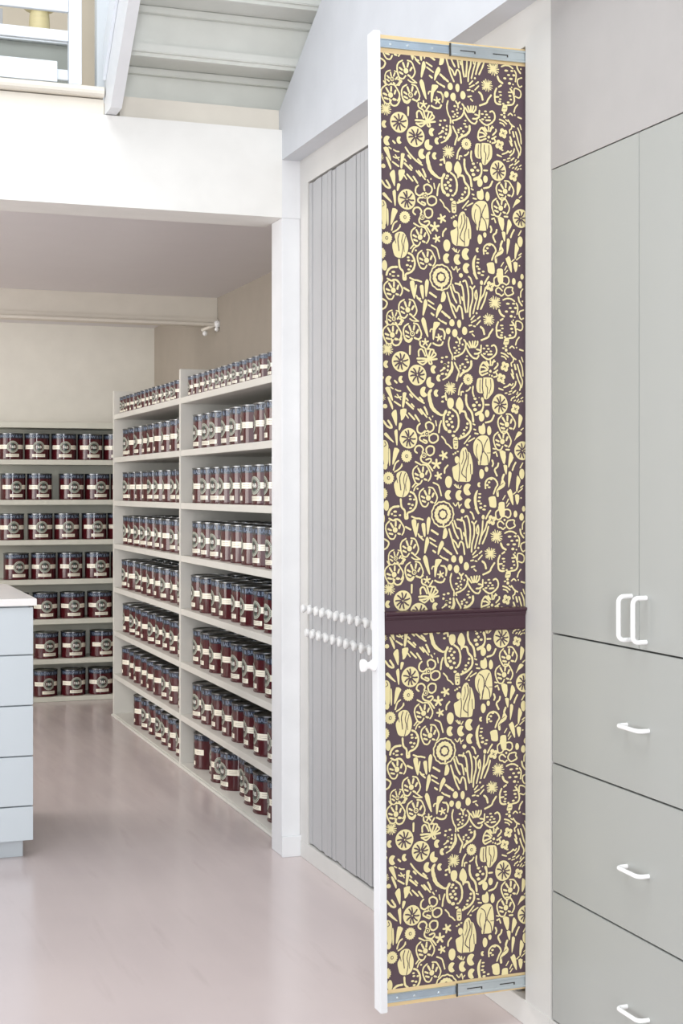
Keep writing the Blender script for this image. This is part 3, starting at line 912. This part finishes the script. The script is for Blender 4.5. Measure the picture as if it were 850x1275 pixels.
['S',32,-744,13687,-688,13673],
['S',36,-734,13576,-667,13600],
['S',36,-656,13566,-634,13495],
['S',43,-775,13394,-747,13313,-770,13243],
['S',40,-386,13661,-297,13657],
['E',-1067,13052,67,123],
['E',-930,13168,47,67],
['S',43,-602,13313,-625,13232,-704,13152,-644,13006],
['K',-1135,12780,59,0],
['S',40,-963,12689,-962,12830,-895,12920,-783,12950,-683,12899,-628,12787,-685,12687,-742,12546],
['E',-862,12839,36,28],
['E',-914,12769,36,28],
['E',-863,12712,40,24],
['E',-806,12920,43,28],
['S',51,-452,13029,-493,12908,-438,12806],
['P',-516,12888,-427,12847,-432,12745,-518,12675,-596,12625,-597,12484,-653,12484,-663,12626,-607,12706,-550,12787],
['L',14,-562,12756,-472,12817],
['L',14,-630,12585,-607,12635],
['S',24,-1821,12785,-1745,12704],
['S',24,-1788,12799,-1717,12704],
['S',24,-1716,12774,-1702,12694],
['S',24,-1629,12754,-1673,12684],
['K',-1976,12532,119,0],
['K',-1681,12518,127,-8],
['K',-1449,12662,142,0],
['K',-1441,12311,123,8],
['P',-1174,12640,-1213,12469,-1205,12288,-1163,12126,-1123,12055,-1211,12107,-1276,12289,-1286,12470,-1229,12610],
['E',-1124,12549,43,20],
['E',-1131,12462,43,24],
['E',-1147,12368,43,24],
['E',-1099,12307,40,26],
['E',-1100,12206,47,30],
['E',-984,12245,40,24],
['E',-1001,12155,40,24],
['P',-876,12456,-709,12485,-672,12363,-673,12221,-745,12198,-845,12233,-866,12345],
['P',-592,12322,-458,12336,-436,12239,-438,11996,-490,11956,-568,11998,-600,12180],
['S',28,-1847,12325,-1782,12254,-1737,12330],
['S',28,-1715,12344,-1684,12203],
['S',28,-1628,12293,-1668,12253],
['E',-1596,12126,55,55],
['S',28,-418,12502,-486,12401],
['S',28,-329,12410,-386,12309],
['S',28,-307,12308,-375,12228],
['C',-616,18106,-465,18112,-459,18017,-493,17908,-591,17976],
['S',35,-617,18022,-683,17960,-677,17830,-645,17783,-566,17789,-500,17860,-421,17858,-342,17821,-275,17881,-281,17988,-353,18033,-459,18017],
['E',-441,17767,30,30],
['S',35,-462,17665,-553,17739,-632,17689,-620,17594,-541,17573,-489,17533,-423,17578],
['S',35,-349,17741,-263,17762,-171,17754,-178,17682,-145,17612,-225,17567,-305,17544,-370,17591,-396,17662,-356,17729],
['E',-136,17911,52,88],
['E',35,17834,63,95],
['E',97,18040,47,72],
['S',37,-437,17434,-332,17474,-213,17466,-120,17410],
['E',-306,17343,53,27],
['E',-147,17349,42,26],
['E',-241,17238,42,26],
['E',-95,17243,42,30],
['E',-347,17145,44,28],
['E',-176,17145,53,28],
['E',-216,17030,44,35],
['E',-117,17010,23,21],
['E',-157,16931,19,23],
['S',35,-74,17363,-29,17269,-50,17089],
['S',33,114,17729,61,17655,53,17523],
['S',42,-7,17521,12,17414,91,17309],
['E',105,17418,21,23],
['S',33,130,17197,23,17152,9,17055,62,16961,128,16987],
['S',44,-580,16870,-624,16762,-627,16678,-615,16536,-550,16484,-465,16480],
['E',-482,16790,49,21],
['E',-463,16713,37,21],
['S',37,-614,16655,-522,16663],
['E',-477,16611,37,21],
['E',-205,16714,42,28],
['S',33,-244,16803,-165,16805],
['E',-180,16625,33,23],
['S',40,-197,16894,-125,16800,-93,16694,-87,16586,-141,16501,-273,16474],
['S',33,-86,16766,-85,16897,-5,16911,87,16854,100,16747,46,16680,-60,16713],
['E',-490,16545,40,23],
['E',-392,16500,33,26],
['E',-253,16546,40,26],
['P',-419,16410,-392,16470,-287,16473,-301,16318,-433,16314],
['E',-368,16268,35,30],
['E',-440,16219,37,21],
['E',-362,16173,38,42],
['L',12,-406,16375,-314,16387],
['S',35,5,16505,-62,16420,-96,16311],
['S',33,-262,16223,-196,16273,-137,16226],
['E',-70,16240,21,21],
['S',37,16,16194,109,16167],
['S',37,-501,16098,-396,16065,-304,15996],
['S',33,-488,16015,-409,15993,-364,15941],
['S',30,-329,16102,-277,16068],
['S',35,-263,16104,-185,15998,-92,15941],
['S',33,-158,15987,-172,15891,-226,15842,-213,15765],
['S',42,-133,15814,-101,15690],
['S',35,-54,15816,-15,15691,37,15513,89,15394,61,15238],
['S',33,7,15919,79,15753,103,15526],
['S',30,67,16004,106,15885],
['S',42,-207,15676,-168,15569],
['P',-241,15591,-175,15557,-136,15474,-163,15435,-202,15485],
['S',35,-76,15571,-30,15428,35,15273,8,15165],
['S',33,-429,15230,-323,15268,-270,15316,-217,15281,-177,15330],
['S',35,-97,15379,-124,15283,-218,15198],
['S',33,-574,15204,-455,15164],
['S',30,-284,15119,-218,15144],
['S',30,-305,15053,-238,15066],
['S',35,-185,15091,-105,15152],
['S',30,-73,15057,-46,15117],
['S',33,-87,14985,33,15088],
['S',33,-220,14947,-140,14996],
['S',30,-403,15082,-351,15088],
['E',-233,14911,19,19],
['S',28,-154,14888,-114,14913],
['S',28,-74,14871,-21,14938],
['S',28,46,14951,99,14987],
['S',28,-22,14854,32,14891],
['E',85,14891,21,23],
['Q',-122,14691],
['P',-24,14519,9,14555,84,14472,54,14352,0,14232,-37,14244],
['S',29,39,14155,100,14203],
['P',-47,14112,59,14089,25,14029,-82,13957,-149,13885,-135,13933],
['W',68,13634,219,238,9,0],
['C',-573,13621,-402,13604,-411,13335,-470,13312],
['C',-297,13550,-244,13586,-179,13455,-259,13311,-306,13216,-332,13240],
['S',41,-120,13335,-180,13228,-214,13138],
['S',33,79,13323,5,13203],
['E',50,13047,72,134],
['C',-464,13264,-365,13264,-359,13180,-374,13049,-406,13049],
['C',-320,13097,-235,13072,-262,12905,-310,12727,-330,12739],
['C',-76,13012,16,12880,-38,12749,-79,12605,-112,12630,-104,12845],
['C',-364,12596,-331,12619,-264,12667,-212,12547,-188,12338,-201,12248,-254,12338,-306,12452],
['S',29,-186,12535,-119,12588],
['S',29,-53,12581,67,12676],
['S',29,14,12700,81,12748],
['C',-146,12510,-27,12509,-42,12336,-95,12271],
['E',26,12437,21,21]]
PER = 5880
W0, W1 = -PL + .0005, .03
Z0, Z1 = .0418, 2.3372
bm = bmesh.new()
def smoothpts(p, closed=False, sub=4):
    n = len(p); out = []
    if n < 3: return p
    rng = range(n if closed else n - 1)
    for i in rng:
        g = (lambda j: p[j % n]) if closed else (lambda j: p[max(0, min(n - 1, j))])
        a, b, c, d = g(i - 1), g(i), g(i + 1), g(i + 2)
        for s in range(sub):
            t = s / sub
            out.append(tuple(.5 * (2 * b[k] + (c[k] - a[k]) * t + (2 * a[k] - 5 * b[k] + 4 * c[k] - d[k]) * t * t + (3 * b[k] - a[k] - 3 * c[k] + d[k]) * t ** 3) for k in (0, 1)))
    if not closed: out.append(p[-1])
    return out
LAY = {0: -.0006, 1: -.0009, 2: -.0016, 3: -.0022}
CNT = [0]
def poly(p, mi, lay):
    CNT[0] = (CNT[0] + 1) % 97; yy = LAY[lay] - CNT[0] * 5e-6
    try:
        f = bm.faces.new([bm.verts.new((x * 1e-4, yy, z * 1e-4)) for x, z in p]); f.material_index = mi
    except ValueError: pass
def stroke(p, w, mi=1, lay=1, w2=None, sub=4):
    p = smoothpts(p, sub=sub); n = len(p); L_, R_ = [], []
    for i in range(n):
        a, b = p[max(0, i - 1)], p[min(n - 1, i + 1)]
        dx, dz = b[0] - a[0], b[1] - a[1]; l = math.hypot(dx, dz) or 1
        t = i / max(1, n - 1); ww = (w if w2 is None else w2 + (w - w2) * math.sin(PI * min(1, t * 1.15 + .05))) / 2
        ww *= 1.09; ww *= 1 + .10 * math.sin(i * 2.1 + p[0][0] * .05)
        L_.append((p[i][0] - dz / l * ww, p[i][1] + dx / l * ww)); R_.append((p[i][0] + dz / l * ww, p[i][1] - dx / l * ww))
    for i in range(n - 1): poly([L_[i], L_[i + 1], R_[i + 1], R_[i]], mi, lay)
    for e in (0, n - 1):
        rr = math.hypot(L_[e][0] - R_[e][0], L_[e][1] - R_[e][1]) / 2 * .96
        ell(p[e][0], p[e][1], rr, rr, mi, lay, 8)
def ell(cx, cz, rx, rz, mi=1, lay=1, n=16, wob=0, rot=0):
    c, s = math.cos(rot), math.sin(rot); pts = []
    for k in range(n):
        a = 2 * PI * k / n; q = 1 + wob * math.sin(3 * a + cx)
        x, z = rx * q * math.cos(a), rz * q * math.sin(a); pts.append((cx + x * c - z * s, cz + x * s + z * c))
    poly(pts, mi, lay)
def rotp(pts, cx, cz, s, deg):
    c, q = math.cos(R(-deg)), math.sin(R(-deg)); out = []
    for x, y in pts:
        X, Z = x * s, -y * s; out.append((cx + X * c - Z * q, cz + X * q + Z * c))
    return out
U = 1.977      # one tenth of a read-off unit in 0.1 mm
def flower(cx, cz, s, rot, dark):
    s *= 1.0
    for a in ([(-58, -84), (-28, -36)], [(10, -104), (8, -52)], [(68, -62), (54, -20)], [(-90, -12), (-52, 3)], [(-78, 42), (-36, 52)], [(40, 45), (66, 52)]):
        stroke(rotp(a, cx, cz, s, rot), 23 * s)
    for a in ([(-72, -112), (-116, -68), (-124, -8), (-100, 60), (-66, 106), (-18, 108), (8, 62)], [(-5, -132), (50, -128), (90, -78), (120, -22), (112, 30), (92, 62)]):
        stroke(rotp(a, cx, cz, s, rot), 18 * s)
    ell(cx, cz, 33 * s, 35 * s, n=14)
    if dark:
        ell(cx, cz, 20 * s, 20 * s, 0, 2, 10); ell(cx, cz, 9 * s, 9 * s, 1, 3, 8)
def wheel(cx, cz, rx, rz, n, rot):
    ell(cx, cz, rx, rz, n=28, wob=.015)
    for k in range(n):
        a = 2 * PI * k / n + R(rot) + .18 * math.sin(k * 5.3 + cx); q0, q1 = .20, .76 + .05 * math.sin(k * 3.1)
        p = [(cx + rx * q0 * math.sin(a), cz + rz * q0 * math.cos(a)), (cx + rx * .5 * math.sin(a + .07), cz + rz * .5 * math.cos(a + .07)), (cx + rx * q1 * math.sin(a), cz + rz * q1 * math.cos(a))]
        stroke(p, rx * .15, 0, 2, sub=2)
    ell(cx, cz, rx * .15, rz * .15, 0, 2, 10); ell(cx, cz, rx * .07, rz * .07, 1, 3, 8)
def draw(it):
    k = it[0]; v = it[1:]
    P = lambda q: [(q[i], q[i + 1]) for i in range(0, len(q) - 1, 2)]
    if k == 'S': stroke(P(v[1:]), v[0])
    elif k == 'L': stroke(P(v[1:]), v[0], 0, 2)
    elif k == 'T': stroke(P(v[2:]), v[1], w2=v[0])
    elif k == 'C': poly(smoothpts(P(v), True, 2), 1, 1)
    elif k == 'P': poly(smoothpts(P(v), True, 4), 1, 1)
    elif k == 'E': ell(v[0], v[1], v[2], v[3], wob=.03)
    elif k == 'I': ell(v[0], v[1], v[2], v[3], 0, 2, 10)
    elif k == 'N': ell(v[0], v[1], v[2] * 1.1, v[2] * 1.1, n=18); ell(v[0], v[1], v[2] * .72, v[2] * .72, 0, 2, 14); ell(v[0], v[1], v[2] * .36, v[2] * .36, 1, 3, 8)
    elif k == 'K':
        pts = []; r = v[2]; m = R(-v[3])
        for j in range(19):
            a = R(48) + (2 * PI - 2 * R(48)) * j / 18
            pts.append((v[0] + r * .86 * math.cos(a + m), v[1] + r * 1.05 * math.sin(a + m)))
        pts.append((v[0] + r * .12 * math.cos(m), v[1] + r * .12 * math.sin(m)))
        poly(pts, 1, 1)
    elif k == 'W': wheel(*v)
    elif k == 'B':
        ell(v[0], v[1], v[2] * .42, v[2] * .46, n=14)
        for j in range(v[3]):
            a = 2 * PI * j / v[3] + .1 * math.sin(j * 7.7); q = v[2] * (.93 + .09 * math.sin(j * 4.1))
            stroke([(v[0] + v[2] * .3 * math.cos(a), v[1] + v[2] * .3 * math.sin(a)), (v[0] + q * math.cos(a), v[1] + q * math.sin(a))], v[2] * .135)
    elif k == 'D':
        n = v[3] * 2; pts = []
        for j in range(n):
            q = v[2] * (1.03 if j % 2 else .86); a = 2 * PI * j / n; pts.append((v[0] + q * math.cos(a), v[1] + q * 1.06 * math.sin(a)))
        poly(pts, 1, 1); ell(v[0], v[1], v[2] * .27, v[2] * .30, 0, 2, 12); ell(v[0], v[1], v[2] * .16, v[2] * .17, 1, 3, 10)
    elif k in 'FV': flower(v[0], v[1], v[2], v[3], k == 'V')
    elif k == 'A':
        for j in range(5):
            a = 2 * PI * j / 5 + PI / 2 + R(v[3]); c = (math.cos(a), math.sin(a))
            stroke([(v[0], v[1]), (v[0] + v[2] * .9 * c[0], v[1] + v[2] * .9 * c[1])], v[2] * .42)
    elif k == 'Q':
        for j in range(4):
            a = PI / 2 * j + .45; q = 34 * U
            ell(v[0] + q * math.cos(a), v[1] + q * 1.1 * math.sin(a), 29 * U, 31 * U, n=12)
        stroke([(v[0] - 20 * U, v[1] - 10 * U), (v[0] + 20 * U, v[1] + 10 * U)], 7 * U, 0, 2); stroke([(v[0] - 10 * U, v[1] + 20 * U), (v[0] + 10 * U, v[1] - 20 * U)], 7 * U, 0, 2)
    elif k == 'R':
        def ringp(q, jag, n, ph=0): return [(v[0] + q * U * (1 + jag * (-1) ** j) * math.cos(2 * PI * j / n + ph), v[1] + q * 1.07 * U * (1 + jag * (-1) ** j) * math.sin(2 * PI * j / n + ph)) for j in range(n)]
        pts = ringp(148, .025, 26); stroke(pts + [pts[0]], 17 * U, sub=3)
        poly(ringp(112, .035, 34), 1, 1); poly(ringp(66, .06, 16), 0, 2); poly(ringp(45, .07, 14), 1, 3)
for t in (-1, 0, 1, 2, 3):
    dz = -t * PER; dx = 30 * (1 - t) * 0
    for it in MOT:
        k = it[0]; q = list(it)
        if k in 'SL': idx = range(3, len(q), 2)
        elif k == 'T': idx = range(4, len(q), 2)
        elif k in 'CP': idx = range(2, len(q), 2)
        else: idx = (2,)
        for i in idx: q[i] += dz
        zs = [q[i] for i in idx]
        if min(zs) > Z1 * 1e4 + 400 or max(zs) < Z0 * 1e4 - 400: continue
        draw(q)
for no, co in (((1, 0, 0), W1), ((-1, 0, 0), W0), ((0, 0, 1), Z1), ((0, 0, -1), Z0)):
    pco = (co, 0, 0) if no[0] else (0, 0, co)
    bmesh.ops.bisect_plane(bm, geom=list(bm.verts) + list(bm.edges) + list(bm.faces), plane_co=pco, plane_no=no, clear_outer=True)
bmesh.ops.triangulate(bm, faces=list(bm.faces), ngon_method='EAR_CLIP')
for f in bm.faces:
    if f.normal.y > 0: f.normal_flip()
box(bm, W0, .09, -.0006, -.0001, Z0, Z1, 0)
link('wallpaper', bm, ['paper', 'print_'], pb)['label'] = 'aubergine wallpaper with pale yellow fruit and flower print'

# ------------------------------------------------------------------ grey storage cabinet
def arch(p0, p1, out, r, rc=.014):
    """D handle tube from p0 to p1, standing off by vector out"""
    p0, p1, out = Vector(p0), Vector(p1), Vector(out); d = (p1 - p0).normalized(); o = out.normalized(); H_ = out.length
    pts = [p0, p0 + o * (H_ - rc)]
    for t in range(1, 7):
        a = PI / 2 * t / 6; pts.append(p0 + o * (H_ - rc + rc * math.sin(a)) + d * (rc - rc * math.cos(a)))
    for t in range(0, 6):
        a = PI / 2 * t / 6; pts.append(p1 + o * (H_ - rc + rc * math.cos(a)) - d * (rc - rc * math.sin(a)))
    pts += [p1 + o * (H_ - rc), p1]
    bm = bmesh.new(); tube(bm, pts, r, 14)
    lathe(bm, [(r * 1.0, 0), (r * 1.02, .001)], 14, axis='-X', org=(p0.x, p0.y, p0.z)); lathe(bm, [(r, 0), (r * 1.02, .001)], 14, axis='-X', org=(p1.x, p1.y, p1.z))
    return link('handle', bm, 'handle', smooth=True)
cab = empty('storage_cabinet', (1.95, 2.79, .061), 'tall grey cabinet with two doors above three wide drawers', 'cabinet')
parts = []
bm = bmesh.new(); box(bm, 1.716, 2.25, 2.38, 3.203, .0615, 2.13)
parts.append(link('carcass', bm, 'gap'))
YL, YM, YR = 3.2035, 2.800, 2.38
for y0, y1, hy in ((YM + .0006, YL, 2.831), (YR, YM - .0006, 2.771)):
    d = boxo('door', (1.6905, 1.7155, y0, y1, 1.0045, 2.1315), 'cabinet', bevel=.0012)
    h = arch((1.6905, hy, 1.0225), (1.6905, hy, 1.118), (-.033, 0, 0), .0053, .013)
    h.parent = d; h.location = Vector(h.location) - d.location; h['label'] = 'white D-shaped handle'
    parts.append(d)
for z0, z1, hz in ((.6895, 1.0005, .832), (.3775, .6855, .519), (.0635, .3735, .209)):
    d = boxo('drawer', (1.6905, 1.7155, YR, YL - .002, z0, z1), 'cabinet', bevel=.0012)
    h = arch((1.6905, 2.761, hz), (1.6905, 2.851, hz), (-.026, 0, 0), .0050, .013)
    h.parent = d; h.location = Vector(h.location) - d.location; h['label'] = 'white bar handle'
    parts.append(d)
reloc(parts, cab)

# ------------------------------------------------------------------ drawer counter on the left
CX, CY = .751, 5.45
ct = empty('drawer_counter', (-.3, 5.85, 0), 'pale blue counter unit with a stack of wide flat drawers', 'counter')
parts = [boxo('carcass', (-1.2, CX - .012, CY + .022, 6.30, .0705, .929), 'counter'), boxo('plinth', (-1.15, .722, 5.51, 6.25, 0, .070), 'counter')]
zz = [.0715, .199, .382, .567, .752, .928]
for a, b in zip(zz, zz[1:]):
    parts.append(boxo('drawer', (-1.2, CX, CY, CY + .021, a, b - .005), 'counter', bevel=.0012))
parts.append(boxo('side_panel', (CX - .0115, CX, CY + .0215, 6.30, .0715, .923), 'counter'))
reloc(parts, ct)
wt = boxo('worktop', (-1.25, CX + .012, CY - .012, 6.335, .9295, .956), 'worktop', bevel=.002)
tag(wt, 'smooth white worktop lying on the pale blue drawer counter', 'worktop')
ms = empty('wire_stand', (.545, 5.47, .9563), 'thin black wire ring on a small foot, at the left end of the worktop', 'stand')
bm = bmesh.new(); tube(bm, [(.036 * math.cos(2 * PI * k / 32) , 0, .040 + .032 * math.sin(2 * PI * k / 32)) for k in range(33)], .0022, 8); link('ring', bm, 'black', ms, True)
bm = bmesh.new(); lathe(bm, [(.030, 0), (.031, .002), (.028, .005), (.006, .007)], 24); link('foot', bm, 'black', ms, True)
